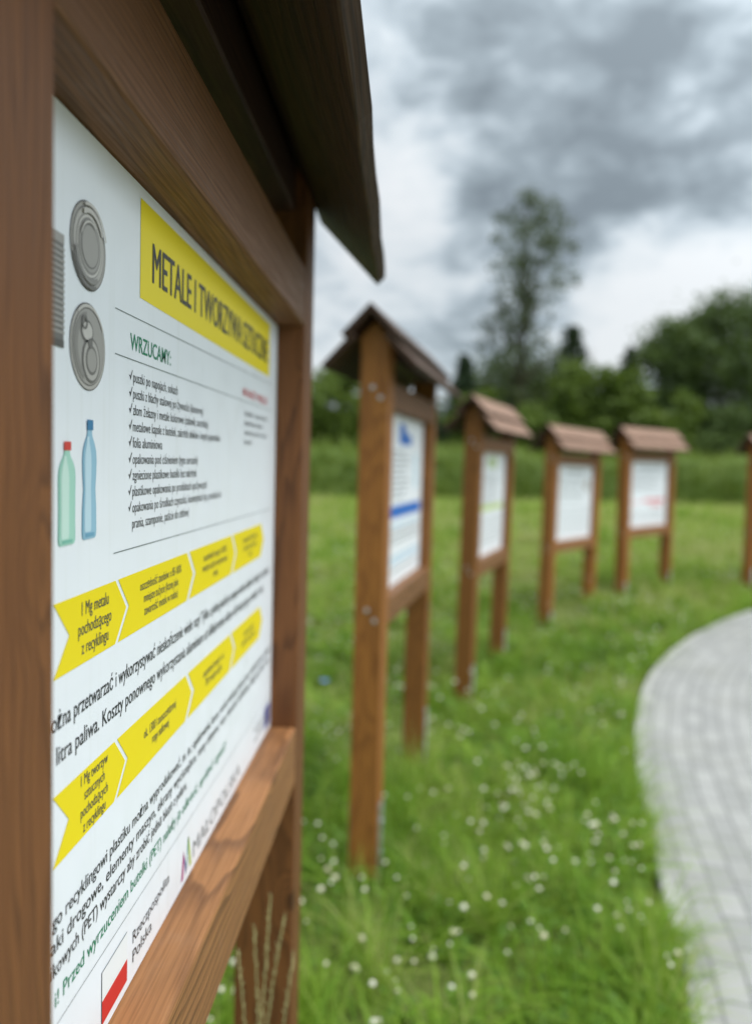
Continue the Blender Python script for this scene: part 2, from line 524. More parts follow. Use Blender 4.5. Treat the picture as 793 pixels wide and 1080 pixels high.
    can(0.168, 0.680, 0.0345)
    P_r = 0.0345
    u, v, r = 0.168, 0.6014, P_r
    for i, (k, c) in enumerate(((1.0, 0), (0.97, 4), (0.89, 1), (0.86, 3))):
        P.ellipse(u, v, r * k, r * k, CANS[c], 1 + i * 0.4)
    P.ring(u, v, r * 0.9, r * 0.965, CANS[5], 3, 30, 130)
    P.ring(u, v, r * 0.62, r * 0.80, CANS[2], 3, 100, 250)
    P.ellipse(u + 0.004, v - 0.010, r * 0.50, r * 0.52, CANS[1], 3.4)
    P.ellipse(u + 0.004, v - 0.010, r * 0.44, r * 0.46, CANS[4], 3.8)
    P.ellipse(u + 0.004, v - 0.010, r * 0.33, r * 0.34, CANS[1], 4.2)
    P.ellipse(u + 0.004, v - 0.010, r * 0.27, r * 0.27, CANS[3], 4.6)
    P.ellipse(u - 0.004, v + 0.012, r * 0.34, r * 0.26, CANS[1], 3.4)
    P.ellipse(u - 0.004, v + 0.012, r * 0.28, r * 0.20, CANS[5], 3.8)
    P.ellipse(u + 0.001, v + 0.003, r * 0.12, r * 0.12, CANS[1], 5.0)
    P.ring(u - 0.010, v + 0.018, r * 0.10, r * 0.16, CANS[1], 5.0)
    P.rect(0.050, 0.5985, 0.1235, 0.672, CANS[1])
    for k in range(15):
        P.rect(0.050, 0.604 + k * 0.0043, 0.1243, 0.6062 + k * 0.0043, CANS[3], 2)
    P.rect(0.050, 0.669, 0.1235, 0.676, CANS[3], 2)
    P.rect(0.050, 0.594, 0.1235, 0.5995, CANS[0], 2)

    def bottle(cu, v0, v1, w, c1, c2, c3, cc, waist):
        h = v1 - v0
        prof = [(0.0, 0.80), (0.02, 0.95), (0.06, 1.0), (0.25, 0.97), (0.42, 1.0 - waist), (0.55, 1.0 - waist * 0.3), (0.66, 1.0), (0.74, 0.92), (0.80, 0.72), (0.86, 0.42), (0.89, 0.34), (0.93, 0.32)]
        for k, m, lay in ((1.0, c3, 1), (0.90, c1, 1.5), (0.45, c2, 2)):
            pp = [(cu + (w / 2) * q * k * (1 if k > 0.5 else 1) + (0.0 if k > 0.5 else -w * 0.12), v0 + h * (y if k > 0.5 else 0.06 + y * 0.86)) for y, q in prof]
            qq = [(cu - (w / 2) * q * k + (0.0 if k > 0.5 else -w * 0.12), v0 + h * (y if k > 0.5 else 0.06 + y * 0.86)) for y, q in prof[::-1]]
            P.poly(pp + qq, m, lay)
        P.rect(cu - w * 0.20, v0 + h * 0.915, cu + w * 0.20, v1, cc, 2.5)
        P.rect(cu - w * 0.30, v0 + h * 0.02, cu + w * 0.30, v0 + h * 0.05, c3, 2.5)
    bottle(0.1300, 0.4470, 0.5255, 0.0300, BG1, BG2, BG3, CAPR, 0.03)
    bottle(0.1716, 0.4480, 0.5440, 0.0285, BB1, BB2, BB3, CAPB, 0.16)


def print_paper(P):           # blue heading, blue band across the middle
    P.rect(0.40, 0.640, 0.70, 0.690, BLU)
    P.poly(((0.40, 0.690), (0.40, 0.735), (0.52, 0.735), (0.58, 0.690)), BLU)
    P.rect(0.02, 0.305, 1.0, 0.362, BLU)
    for i in range(9):
        P.scribble(0.10, 0.55 + 0.04 * ((i * 7) % 4), 0.600 - i * 0.026, 0.009, GREY, 20 + i)
    P.rect(0.80, 0.43, 0.88, 0.60, BB2)
    for i, (v, m) in enumerate(((0.265, LBL), (0.240, GREY), (0.215, GREY), (0.190, GREY), (0.120, LBL), (0.098, LBL), (0.060, GREY))):
        P.scribble(0.06, 0.98, v, 0.009, m, 40 + i)


def print_glass(P):           # leaf green heading and band
    P.rect(0.40, 0.655, 0.52, 0.735, OLV)
    P.rect(0.56, 0.655, 0.68, 0.735, LGRN)
    P.rect(0.02, 0.335, 1.0, 0.378, LGRN)
    for i in range(10):
        P.scribble(0.08, 0.66 + 0.05 * ((i * 5) % 4), 0.600 - i * 0.024, 0.008, GREY, 60 + i)
    for i in range(7):
        P.scribble(0.06, 0.98, 0.285 - i * 0.034, 0.008, GREY, 80 + i)


def print_grey(P):            # only grey print
    P.scribble(0.25, 0.80, 0.690, 0.026, GREY, 91)
    for i in range(9):
        P.scribble(0.08, 0.70 + 0.06 * ((i * 5) % 4), 0.620 - i * 0.028, 0.007, LINE, 100 + i)
    P.rect(0.82, 0.50, 0.94, 0.62, CANS[4])
    P.rect(0.04, 0.315, 1.0, 0.325, GREY)
    for i in range(7):
        P.scribble(0.06, 0.96, 0.265 - i * 0.034, 0.008, GREY, 120 + i)


def print_red(P):             # red lettering low on the panel
    P.scribble(0.20, 0.85, 0.680, 0.024, GREY, 131)
    for i in range(8):
        P.scribble(0.08, 0.66 + 0.06 * ((i * 5) % 4), 0.615 - i * 0.028, 0.008, GREY, 140 + i)
    P.scribble(0.42, 0.98, 0.285, 0.040, PINK, 151)
    P.scribble(0.60, 0.90, 0.235, 0.026, PINK, 152)
    P.scribble(0.05, 0.36, 0.285, 0.012, PINK, 153)
    for i in range(5):
        P.scribble(0.06, 0.96, 0.180 - i * 0.032, 0.008, GREY, 160 + i)


# ------------------------------------------------------------------ the ground
def gz(y):
    return np.interp(y, [-50, 2.5, 3.6, 5.2, 7.0, 7.8, 8.6, 9.4, 11, 40, 500], [0, 0, 0.008, 0.06, 0.12, 0.17, 0.25, 0.315, 0.36, 0.40, 0.40])


def bumps(x, y):
    return 0.015 * np.sin(1.7 * x + 0.6 * y) + 0.012 * np.sin(2.9 * y - 1.1 * x + 1.0) - 0.02


EDGE = [(0.36, -6), (0.42, -3), (0.50, -1), (0.62, 0.6), (0.78, 1.6), (0.93, 2.43), (1.01, 2.77), (1.04, 2.95), (1.07, 3.15), (1.11, 3.37), (1.16, 3.62), (1.21, 3.9),
        (1.27, 4.23), (1.35, 4.55), (1.44, 4.93), (1.58, 5.37), (1.76, 5.89), (1.99, 6.42), (2.27, 6.95), (2.62, 7.48), (3.0, 7.95), (3.4, 8.36), (3.85, 8.75),
        (4.5, 9.2), (5.3, 9.62), (6.3, 9.98), (7.6, 10.3), (9.5, 10.5), (12, 10.5), (16, 10.2)]


def smooth_curve(pts, it=3):
    p = np.array(pts, float)
    for _ in range(it):
        a, b = p[:-1], p[1:]
        q = np.empty((2 * len(a), 2))
        q[0::2] = 0.75 * a + 0.25 * b
        q[1::2] = 0.25 * a + 0.75 * b
        p = np.vstack((p[:1], q, p[-1:]))
    return p


EC = smooth_curve(EDGE)
tg = np.gradient(EC, axis=0)
tg /= np.linalg.norm(tg, axis=1)[:, None]
EN = np.stack((tg[:, 1], -tg[:, 0]), 1)         # to the right of the edge, onto the path
ES = np.concatenate(([0], np.cumsum(np.linalg.norm(np.diff(EC, axis=0), axis=1))))


def edge_dist(x, y):
    """signed distance to the path edge, positive on the path"""
    out = np.empty(len(x))
    for i in range(0, len(x), 20000):
        P = np.stack((x[i:i + 20000], y[i:i + 20000]), 1)
        dd = ((P[:, None, :] - EC[None, ::3, :]) ** 2).sum(2)
        k = dd.argmin(1)
        out[i:i + 20000] = ((P - EC[::3][k]) * EN[::3][k]).sum(1)
    return out


PATH_W = 3.2


def ground_material():
    m, t, b = principled('meadow soil and thatch', rough=0.95, spec=0.1)
    tc = t.new('ShaderNodeTexCoord').outputs['Object']
    n = t.noise(tc, 0.45, 6, 0.6)
    n2 = t.noise(tc, 9.0, 5, 0.65)
    c = t.ramp(n2, ((0.3, (0.05, 0.070, 0.018)), (0.5, (0.10, 0.135, 0.030)), (0.75, (0.19, 0.19, 0.075))))
    c = t.mix(t.rng(n, 0.4, 0.7, 0.0, 0.5), c, (0.18, 0.19, 0.06))
    t.put(b.inputs['Base Color'], c)
    t.put(b.inputs['Normal'], t.new('ShaderNodeBump', ins={'Strength': 0.8, 'Distance': 0.05, 'Height': n2}).outputs[0])
    return m


gx = np.concatenate((np.linspace(-500, -14, 18), np.linspace(-12, 20, 129), np.linspace(22, 500, 18)))
gy = np.concatenate((np.linspace(-300, -10, 12), np.linspace(-8, 30, 153), np.linspace(32, 60, 20), np.linspace(70, 900, 20)))
X, Y = np.meshgrid(gx, gy)
Z = gz(Y) + np.where((np.abs(X - 4) < 16) & (Y < 30), bumps(X, Y), -0.02)
ed = edge_dist(X.ravel(), Y.ravel()).reshape(X.shape)
Z = np.where((ed > -0.25) & (ed < PATH_W + 0.3), gz(Y) - 0.035, Z)
co = np.stack((X, Y, Z), 2).reshape(-1, 3)
nx, ny = len(gx), len(gy)
I, J = np.meshgrid(np.arange(nx - 1), np.arange(ny - 1))
a = (J * nx + I).ravel()
lo = np.stack((a, a + 1, a + nx + 1, a + nx), 1)
tag(arr_mesh('ground', co, lo.ravel(), np.full(len(lo), 4), [ground_material()], smooth=True), kind='structure')


def paver_material():
    m, t, b = principled('grey concrete pavers', rough=0.85, spec=0.25)
    uv = t.new('ShaderNodeTexCoord').outputs['UV']
    br = t.new('ShaderNodeTexBrick', offset=0.5, ins={'Vector': uv, 'Color1': (0.250, 0.250, 0.238), 'Color2': (0.35, 0.347, 0.33), 'Mortar': (0.15, 0.15, 0.14),
                                                        'Scale': 1.0, 'Mortar Size': 0.006, 'Mortar Smooth': 0.3, 'Bias': -0.15, 'Brick Width': 0.205, 'Row Height': 0.105})
    ob = t.new('ShaderNodeTexCoord').outputs['Object']
    n = t.noise(ob, 130, 4, 0.7)
    n2 = t.noise(ob, 2.2, 5, 0.6)
    c = t.mix(t.rng(n, 0.3, 0.7, 0.0, 0.35), br.outputs[0], (0.33, 0.34, 0.34))
    c = t.mix(t.rng(n2, 0.45, 0.75, 0.0, 0.45), c, (0.24, 0.24, 0.21))
    n4 = t.noise(ob, 14.0, 4, 0.7)
    c = t.mix(t.rng(n4, 0.60, 0.78, 0.0, 0.5), c, (0.46, 0.46, 0.44))
    t.put(b.inputs['Base Color'], c)
    h = t.math('ADD', t.math('MULTIPLY', t.math('SUBTRACT', 1.0, br.outputs[1]), 1.0), t.math('MULTIPLY', n, 0.15))
    t.put(b.inputs['Normal'], t.new('ShaderNodeBump', ins={'Strength': 0.7, 'Distance': 0.006, 'Height': h}).outputs[0])
    return m


def strip(name, o0, o1, nstep, zoff, mat):
    offs = np.linspace(o0, o1, nstep + 1)
    co, uvs = [], []
    for o in offs:
        p = EC + EN * o
        co.append(np.column_stack((p, gz(p[:, 1]) + zoff)))
        uvs.append(np.column_stack((ES, np.full(len(ES), o))))
    co = np.vstack(co)
    uvs = np.vstack(uvs)
    n = len(EC)
    I, J = np.meshgrid(np.arange(n - 1), np.arange(nstep))
    a = (J * n + I).ravel()
    lo = np.stack((a + n, a + n + 1, a + 1, a), 1)
    o = arr_mesh(name, co, lo.ravel(), np.full(len(lo), 4), [mat], smooth=True)
    ul = o.data.uv_layers.new(name='UVMap')
    ul.data.foreach_set('uv', uvs[lo.ravel()].astype(np.float32).ravel())
    return o


tag(strip('path', 0.055, PATH_W, 24, 0.0, paver_material()), kind='structure')
mk, t, b = principled('concrete edging', (0.4, 0.4, 0.39), 0.9, 0, 0.2)
tc = t.new('ShaderNodeTexCoord').outputs['Object']
t.put(b.inputs['Base Color'], t.ramp(t.noise(tc, 18, 5, 0.65), ((0.3, (0.24, 0.24, 0.22)), (0.7, (0.46, 0.46, 0.44)))))
bm = bmesh.new()
prev = None
for p, nrm in zip(EC, EN):
    ring = []
    for off, dz in ((0.0, -0.12), (0.0, 0.010), (0.006, 0.016), (0.046, 0.016), (0.052, 0.010), (0.052, -0.12)):
        q = p + nrm * off
        ring.append(bm.verts.new((q[0], q[1], float(gz(q[1])) + dz)))
    if prev:
        for k in range(5):
            bm.faces.new((prev[k], prev[k + 1], ring[k + 1], ring[k]))
    prev = ring
tag(bm_obj('kerb', bm, mk), kind='structure')


# ------------------------------------------------------------------ information boards
PTH = 0.115        # post section
SLOPE = math.radians(46)


def make_board(loc, top, ang, printer, label, leg_end, shoe_h=0.265, m_post=None, ext=0.0, m_roof=None, lean=(0.0, 0.0)):
    """local axes: X out of the printed face, Y along the board, Z up; loc = near upper panel corner (x, y), top = its height"""
    c, s = math.cos(ang), math.sin(ang)
    cx, cy = loc[0] + s * PW / 2, loc[1] + c * PW / 2
    base = float(gz(cy))
    root = empty('information_board', (cx, cy, base), -ang)
    root.rotation_euler = (lean[0], lean[1], -ang)
    tag(root, label, 'information board', 'wooden information boards along the path')
    zt = top - base                      # panel top, local
    zb = zt - PH
    hw = PW / 2
    xf, xb = 0.052, 0.052 - PTH          # post faces
    xr = (xf + xb) / 2                   # ridge line
    rt = zt + 0.385                      # roof ridge top
    end = leg_end - base
    for sgn, foot in ((-1, end[0] if isinstance(end, (list, tuple, np.ndarray)) else end), (1, end[1] if isinstance(end, (list, tuple, np.ndarray)) else end)):
        y0, y1 = sorted((sgn * (hw + 0.001), sgn * (hw + 0.001 + PTH)))
        bm = bmesh.new()
        # post with its head cut to the roof pitch
        hh = rt - 0.052
        drop = (PTH / 2) * math.tan(SLOPE)
        prof = [(xb, foot), (xf, foot), (xf, hh - drop), (xr, hh), (xb, hh - drop)]
        va = [bm.verts.new((x, y0, z)) for x, z in prof]
        vb = [bm.verts.new((x, y1, z)) for x, z in prof]
        bm.faces.new(va)
        bm.faces.new(vb[::-1])
        for k in range(5):
            bm.faces.new((va[k], vb[k], vb[(k + 1) % 5], va[(k + 1) % 5])[::-1])
        bmesh.ops.recalc_face_normals(bm, faces=bm.faces)
        bmesh.ops.bevel(bm, geom=list(bm.edges), offset=0.004, segments=2, affect='EDGES', profile=0.5)
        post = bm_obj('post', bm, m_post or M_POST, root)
        # steel shoe: two upright plates on front and back, joined under the post
        bm = bmesh.new()
        yc = (y0 + y1) / 2
        gl = foot - 0.10
        box(bm, xf + 0.0015, xf + 0.0075, yc - 0.03, yc + 0.03, gl, foot + shoe_h, 0.001, 1)
        box(bm, xb - 0.0075, xb - 0.0015, yc - 0.03, yc + 0.03, gl, foot + shoe_h, 0.001, 1)
        box(bm, xb - 0.0015, xf + 0.0015, yc - 0.03, yc + 0.03, foot - 0.008, foot - 0.002, 0.001, 1)
        shoe = bm_obj('steel_shoe', bm, M_GALV, post)
        for hz in (0.3 * shoe_h, 0.75 * shoe_h):
            bm = bmesh.new()
            tube(bm, [(xf + 0.0078, yc, foot + hz), (xf + 0.0135, yc, foot + hz)], [0.009, 0.009], 6)
            bm_obj('bolt', bm, M_GALV, post)
        yo = y0 if sgn < 0 else y1
        for bx, bz in ((-0.012, zt + 0.075), (0.020, zt + 0.035), (-0.012, zb - 0.035), (0.020, zb - 0.075)):
            bm = bmesh.new()
            tube(bm, [(bx, yo + sgn * 0.0005, bz), (bx, yo + sgn * 0.003, bz), (bx, yo + sgn * 0.0045, bz)], [0.0095, 0.0095, 0.006], 12)
            bm_obj('bolt', bm, M_GALV, post)
    bm = bmesh.new()                     # unseen beam added under the ridge, post to post, to deepen the shade
    box(bm, xr - 0.035, xr + 0.035, -hw + 0.001, hw - 0.001, rt - 0.175, rt - 0.085, 0.004, 1)
    bm_obj('added_shade_beam', bm, M_SOFFIT, root)
    # rails between the posts
    for z0, z1 in ((zt - 0.0, zt + 0.108), (zb - 0.112, zb + 0.0)):
        bm = bmesh.new()
        box(bm, xb + 0.002, xf - 0.001, -hw + 0.0005, hw - 0.0005, z0, z1, 0.0045, 2)
        bm_obj('rail', bm, M_RAIL_FINE if z0 > zb + 0.1 else M_RAIL, root)
    # panel: 4 mm sheet with the print on its face
    P = Print()
    printer(P)
    me = [(-0.004, 0.002, 0.0015), (-0.004, PW - 0.002, 0.0015), (-0.004, PW - 0.002, PH - 0.0015), (-0.004, 0.002, PH - 0.0015)]
    fr = [(0.0, y, z) for _, y, z in me]
    k = len(P.co)
    P.co += me + fr
    wi = P.m(M_WHITE)
    for q in ((4, 5, 6, 7), (3, 2, 1, 0), (0, 1, 5, 4), (1, 2, 6, 5), (2, 3, 7, 6), (3, 0, 4, 7)):
        P.loops += [k + i for i in q]
        P.sizes.append(4)
        P.mi.append(wi)
    co = np.array(P.co) + (0, -hw, zb)
    arr_mesh('panel', co, P.loops, P.sizes, P.mats, root, P.mi)
    # roof: two planks lapped on each slope
    ye = hw + PTH + 0.10
    th = 0.024
    for sd in (1, -1):
        bm = bmesh.new()
        for i, (r0, r1, lift) in enumerate(((0.0, 0.165, 0.0), (0.130, 0.300, -th - 0.002))):
            nseg = 14
            rows = []
            for j in range(nseg + 1):
                y = -ye + 2 * ye * j / nseg
                flare = (ext + 1.1 * ext * (0.5 - j / nseg)) * (1 if sd > 0 and i == 1 else 0)
                ring = []
                for r, h in ((r0, 0), (r1, 0), (r1, -th), (r0, -th)):
                    jit = 0.0022 * math.sin(j * 1.9 + i * 2 + sd) if r == r1 else 0.0
                    rr = r + jit + (flare if r == r1 else 0)
                    xx = rr * math.cos(SLOPE) + (h + lift) * math.sin(SLOPE)
                    z2 = -rr * math.sin(SLOPE) + (h + lift) * math.cos(SLOPE)
                    ring.append(bm.verts.new((xr + sd * (xx + 0.0007), y + 0.004 * i, rt + z2)))
                rows.append(ring)
            for a, b in zip(rows, rows[1:]):
                for q in range(4):
                    bm.faces.new((a[q], a[(q + 1) % 4], b[(q + 1) % 4], b[q]))
            bm.faces.new(rows[0])
            bm.faces.new(rows[-1][::-1])
        bmesh.ops.recalc_face_normals(bm, faces=bm.faces)
        sharp = [e for e in bm.edges if e.calc_face_angle(0) > 0.8]
        bmesh.ops.bevel(bm, geom=sharp, offset=0.002, segments=1, affect='EDGES')
        ro = bm_obj('roof_slope', bm, m_roof or M_ROOF, root)
        ro.data.materials.append(M_SOFFIT)            # undersides and cut ends: unweathered stain with the roof's shade painted in
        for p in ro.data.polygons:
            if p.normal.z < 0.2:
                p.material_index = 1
    return root


H0 = CAM_H
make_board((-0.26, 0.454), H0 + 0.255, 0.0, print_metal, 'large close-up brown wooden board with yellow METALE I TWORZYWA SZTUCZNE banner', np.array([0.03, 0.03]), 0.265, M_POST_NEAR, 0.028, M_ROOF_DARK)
make_board((-0.1294, 3.2023), H0 + 0.222, 0.1774, print_paper, 'roofed wooden board with blue heading and blue band on its white panel', np.array([0.06, 0.10]), 0.30, m_roof=M_ROOF_DARK)
make_board((0.437, 5.555), H0 + 0.106, 0.309, print_glass, 'roofed wooden board with pale green band across its narrow-looking white panel', np.array([0.11, 0.14]), 0.24, lean=(0.006, 0.010))
make_board((1.405, 7.88), H0 + 0.040, 0.579, print_grey, 'roofed wooden board with only grey print, between green-banded and red-lettered boards', np.array([0.20, 0.22]), 0.12, lean=(-0.007, 0.004))
make_board((2.484, 9.13), H0 + 0.114, 0.723, print_red, 'roofed wooden board with red lettering low on its white panel', np.array([0.36, 0.38]), 0.10, lean=(0.008, -0.008))
make_board((4.27, 9.95), H0 + 0.10, 0.98, print_grey, 'roofed wooden board cut off by the edge of the photo, beside the curving pavers', np.array([0.37, 0.39]), 0.2)


# ------------------------------------------------------------------ grass
def leaf_material(name, ramp, rough=0.6, trans=0.35, attr='shade'):
    m = bpy.data.materials.new(name)
    m.use_nodes = True
    t = NT(m.node_tree)
    a = t.new('ShaderNodeAttribute', attribute_name=attr).outputs['Fac']
    tc = t.new('ShaderNodeTexCoord').outputs['Object']
    n = t.noise(tc, 1.1, 4, 0.6)
    f = t.math('ADD', t.math('MULTIPLY', a, 0.62), t.math('MULTIPLY', n, 0.45), clamp=True)
    c = t.ramp(f, ramp)
    b = t.new('ShaderNodeBsdfPrincipled', ins={'Base Color': c, 'Roughness': rough, 'Specular IOR Level': 0.3})
    tr = t.new('ShaderNodeBsdfTranslucent', ins={'Color': t.mix(0.35, c, (0.22, 0.30, 0.03))})
    mx = t.new('ShaderNodeMixShader', ins={0: trans, 1: b.outputs[0], 2: tr.outputs[0]})
    t.t.links.new(mx.outputs[0], t.new('ShaderNodeOutputMaterial').inputs[0])
    return m


def blades(x, y, z, length, width, lean, segs=3):
    """vectorised bent blades -> co, loops, sizes"""
    n = len(x)
    az = rng.uniform(0, 2 * np.pi, n)
    dx, dy = np.cos(az), np.sin(az)
    tw = az + np.pi / 2 + rng.normal(0, 0.5, n)
    sx, sy = np.cos(tw), np.sin(tw)
    ts = np.linspace(0, 1, segs + 1)
    co = np.zeros((n, 2 * segs + 1, 3), np.float32)
    for k, tt in enumerate(ts):
        hor = lean * tt ** 1.8 * length
        ver = length * (tt - 0.42 * np.minimum(lean, 1.3) * tt ** 2.4)
        px, py, pz = x + dx * hor, y + dy * hor, z + ver
        w = width * (1 - tt ** 1.6) * 0.5
        if k < segs:
            co[:, 2 * k] = np.stack((px - sx * w, py - sy * w, pz), 1)
            co[:, 2 * k + 1] = np.stack((px + sx * w, py + sy * w, pz), 1)
        else:
            co[:, 2 * segs] = np.stack((px, py, pz), 1)
    V = 2 * segs + 1
    pat = []
    sz = []
    for k in range(segs - 1):
        pat += [2 * k, 2 * k + 1, 2 * k + 3, 2 * k + 2]
        sz.append(4)
    pat += [2 * segs - 2, 2 * segs - 1, 2 * segs]
    sz.append(3)
    lo = (np.arange(n)[:, None] * V + np.array(pat)[None]).ravel()
    return co.reshape(-1, 3), lo, np.tile(sz, n), len(sz)


def join(parts):
    co, lo, sz, sh = [], [], [], []
    k = 0
    for c, l, s, a in parts:
        co.append(c)
        lo.append(l + k)
        sz.append(s)
        sh.append(a)
        k += len(c)
    return np.vstack(co), np.concatenate(lo), np.concatenate(sz), np.concatenate(sh)


def scatter(x0, x1, y0, y1, dens, clump=0.0, margin=-0.02):
    n = int((x1 - x0) * (y1 - y0) * dens)
    x, y = rng.uniform(x0, x1, n), rng.uniform(y0, y1, n)
    if clump:
        pat = np.sin(3.1 * x + 1.3 * np.sin(2.3 * y)) * np.sin(2.7 * y + 1.7 * np.sin(1.9 * x + 1))
        keep = rng.uniform(0, 1, n) < (1 - clump) + clump * (0.5 + 0.5 * pat)
        x, y = x[keep], y[keep]
    e = edge_dist(x, y)
    keep = (e < margin) | (e > PATH_W + 0.05)
    return x[keep], y[keep]


def patchy(x, y):
    return 0.5 + 0.25 * np.sin(1.9 * x + 2.0 * np.sin(1.3 * y)) + 0.25 * np.sin(2.3 * y + 1.5 * np.sin(1.1 * x + 2))


def pale_patch(x, y):
    p = np.sin(1.35 * x + 1.9 * np.sin(0.9 * y + 1)) * np.sin(1.15 * y + 1.6 * np.sin(1.4 * x)) + 0.4 * np.sin(4.1 * x + 2 * np.sin(3.3 * y))
    return np.clip((p - 0.25) / 0.8, 0, 1) * np.clip((y - 2.6) / 2.0, 0.15, 1)


GR = leaf_material('meadow grass blades', ((0.05, (0.035, 0.095, 0.010)), (0.30, (0.150, 0.300, 0.022)), (0.58, (0.280, 0.420, 0.045)), (0.82, (0.43, 0.46, 0.15)), (1.0, (0.56, 0.51, 0.30))), trans=0.45)
parts = []
for (x0, x1, y0, y1, dens, l0, l1, w, ln, pale) in ((-2.6, 2.2, 0.9, 4.2, 1900, 0.08, 0.32, 0.0062, 0.75, 0.0), (-3.5, 3.2, 4.2, 7.0, 1300, 0.08, 0.26, 0.0080, 0.7, 0.13),
                                         (-6, 9, 7.0, 12.0, 620, 0.09, 0.24, 0.011, 0.6, 0.25), (-12, 24, 12.0, 22.0, 150, 0.14, 0.36, 0.022, 0.6, 0.35),
                                         (-20, 36, 22.0, 38.0, 50, 0.18, 0.42, 0.04, 0.6, 0.38), (-2.6, 0.35, -1.5, 0.9, 700, 0.07, 0.24, 0.007, 0.7, 0.0)):
    x, y = scatter(x0, x1, y0, y1, dens, 0.35)
    L = (l0 + (l1 - l0) * rng.beta(1.3, 2.2, len(x))) * (0.45 + 1.1 * patchy(x * 1.7, y * 1.7) ** 1.3)
    c, lo, sz, nf = blades(x, y, gz(y) - 0.03 + 0 * x, L, w * rng.uniform(0.6, 1.4, len(x)), np.abs(rng.normal(ln, 0.35, len(x))))
    sh = np.clip(rng.beta(1.6, 2.3, len(x)) * 0.85 + 0.42 * (patchy(x * 0.9 + 3, y * 0.9) - 0.5) + pale + 0.30 * pale_patch(x, y), 0, 1)
    dry = rng.uniform(0, 1, len(x)) < 0.04 + pale * 0.4
    sh[dry] = rng.uniform(0.85, 1.25, dry.sum())
    parts.append((c, lo, sz, np.repeat(sh, nf)))
# tufts: blades spreading from one crown, some tall and broad
POSTS = [(-0.33, 1.6), (-0.1, 3.14), (0.05, 4.2), (0.43, 5.5), (0.75, 6.5), (1.4, 7.85), (1.95, 8.7), (2.5, 9.1), (3.15, 9.9)]
for (x0, x1, y0, y1, dens, nb, l0, l1, w0, w1, sp) in ((-2.4, 2.2, 1.2, 4.4, 40, 46, 0.14, 0.46, 0.004, 0.010, 0.035), (-3, 3.2, 4.4, 8.0, 17, 40, 0.12, 0.30, 0.006, 0.013, 0.045),
                                                    (-6, 9, 8.0, 14.0, 7, 34, 0.12, 0.30, 0.010, 0.018, 0.07), (-10, 22, 14.0, 28.0, 1.6, 30, 0.25, 0.5, 0.02, 0.04, 0.14)):
    tx, ty = scatter(x0, x1, y0, y1, dens, 0.45, -0.06)
    if y0 < 5:
        tx = np.concatenate((tx, [p[0] + rng.normal(0, 0.09) for p in POSTS for _ in range(2)]))
        ty = np.concatenate((ty, [p[1] + rng.normal(0, 0.09) for p in POSTS for _ in range(2)]))
    m_ = len(tx)
    big = rng.uniform(0.5, 1.2, m_)
    if y0 < 5:
        big[-2 * len(POSTS):] = 0.5
    hue = rng.beta(2, 2.2, m_) * 0.75
    idx = np.repeat(np.arange(m_), nb)
    n_ = len(idx)
    x = tx[idx] + rng.normal(0, sp, n_) * big[idx]
    y = ty[idx] + rng.normal(0, sp, n_) * big[idx]
    c, lo, sz, nf = blades(x, y, gz(y) - 0.02, rng.uniform(l0, l1, n_) * big[idx], rng.uniform(w0, w1, n_), np.abs(rng.normal(0.62, 0.4, n_)))
    sh = np.clip(hue[idx] * 1.35 - 0.14 + rng.normal(0, 0.16, n_) + (0.10 if y0 > 7 else 0.0) + 0.46 * pale_patch(x, y), 0, 1)
    parts.append((c, lo, sz, np.repeat(sh, nf)))
# broad weed leaves low between the tufts
for (x0, x1, y0, y1, dens) in ((-2.0, 2.2, 1.4, 4.6, 60), (-2.5, 3.2, 4.6, 8.0, 26)):
    tx, ty = scatter(x0, x1, y0, y1, dens, 0.9, -0.05)
    idx = np.repeat(np.arange(len(tx)), 7)
    n_ = len(idx)
    x, y = tx[idx] + rng.normal(0, 0.012, n_), ty[idx] + rng.normal(0, 0.012, n_)
    c, lo, sz, nf = blades(x, y, gz(y) - 0.01, rng.uniform(0.10, 0.24, n_), rng.uniform(0.018, 0.038, n_), np.abs(rng.normal(0.95, 0.3, n_)), 4)
    parts.append((c, lo, sz, np.repeat(np.clip(rng.beta(2, 3, len(tx))[idx] * 0.8, 0, 1), nf)))
# longer blades hanging over the edging
nE = 5200
ki = rng.integers(0, len(EC) - 1, nE)
ki = ki[(EC[ki, 1] > 0.5) & (EC[ki, 1] < 9.5) & (np.sin(EC[ki, 1] * 7.0 + 2 * np.sin(EC[ki, 1] * 2.6)) > -0.35)]
oe = -np.abs(rng.normal(0.0, 0.05, len(ki))) - 0.004
x, y = EC[ki, 0] + EN[ki, 0] * oe + rng.normal(0, 0.03, len(ki)) * tg[ki, 0], EC[ki, 1] + EN[ki, 1] * oe + rng.normal(0, 0.03, len(ki)) * tg[ki, 1]
c, lo, sz, nf = blades(x, y, gz(y) - 0.02, rng.uniform(0.08, 0.30, len(x)), rng.uniform(0.004, 0.008, len(x)), np.abs(rng.normal(0.9, 0.4, len(x))))
parts.append((c, lo, sz, np.repeat(np.clip(rng.beta(2, 2.4, len(x)) * 0.9, 0, 1), nf)))
co, lo, sz, sh = join(parts)
tag(arr_mesh('grass', co, lo, sz, [GR], attr={'shade': sh}), 'short meadow grass between the boards and the pavers', 'grass', kind='stuff')

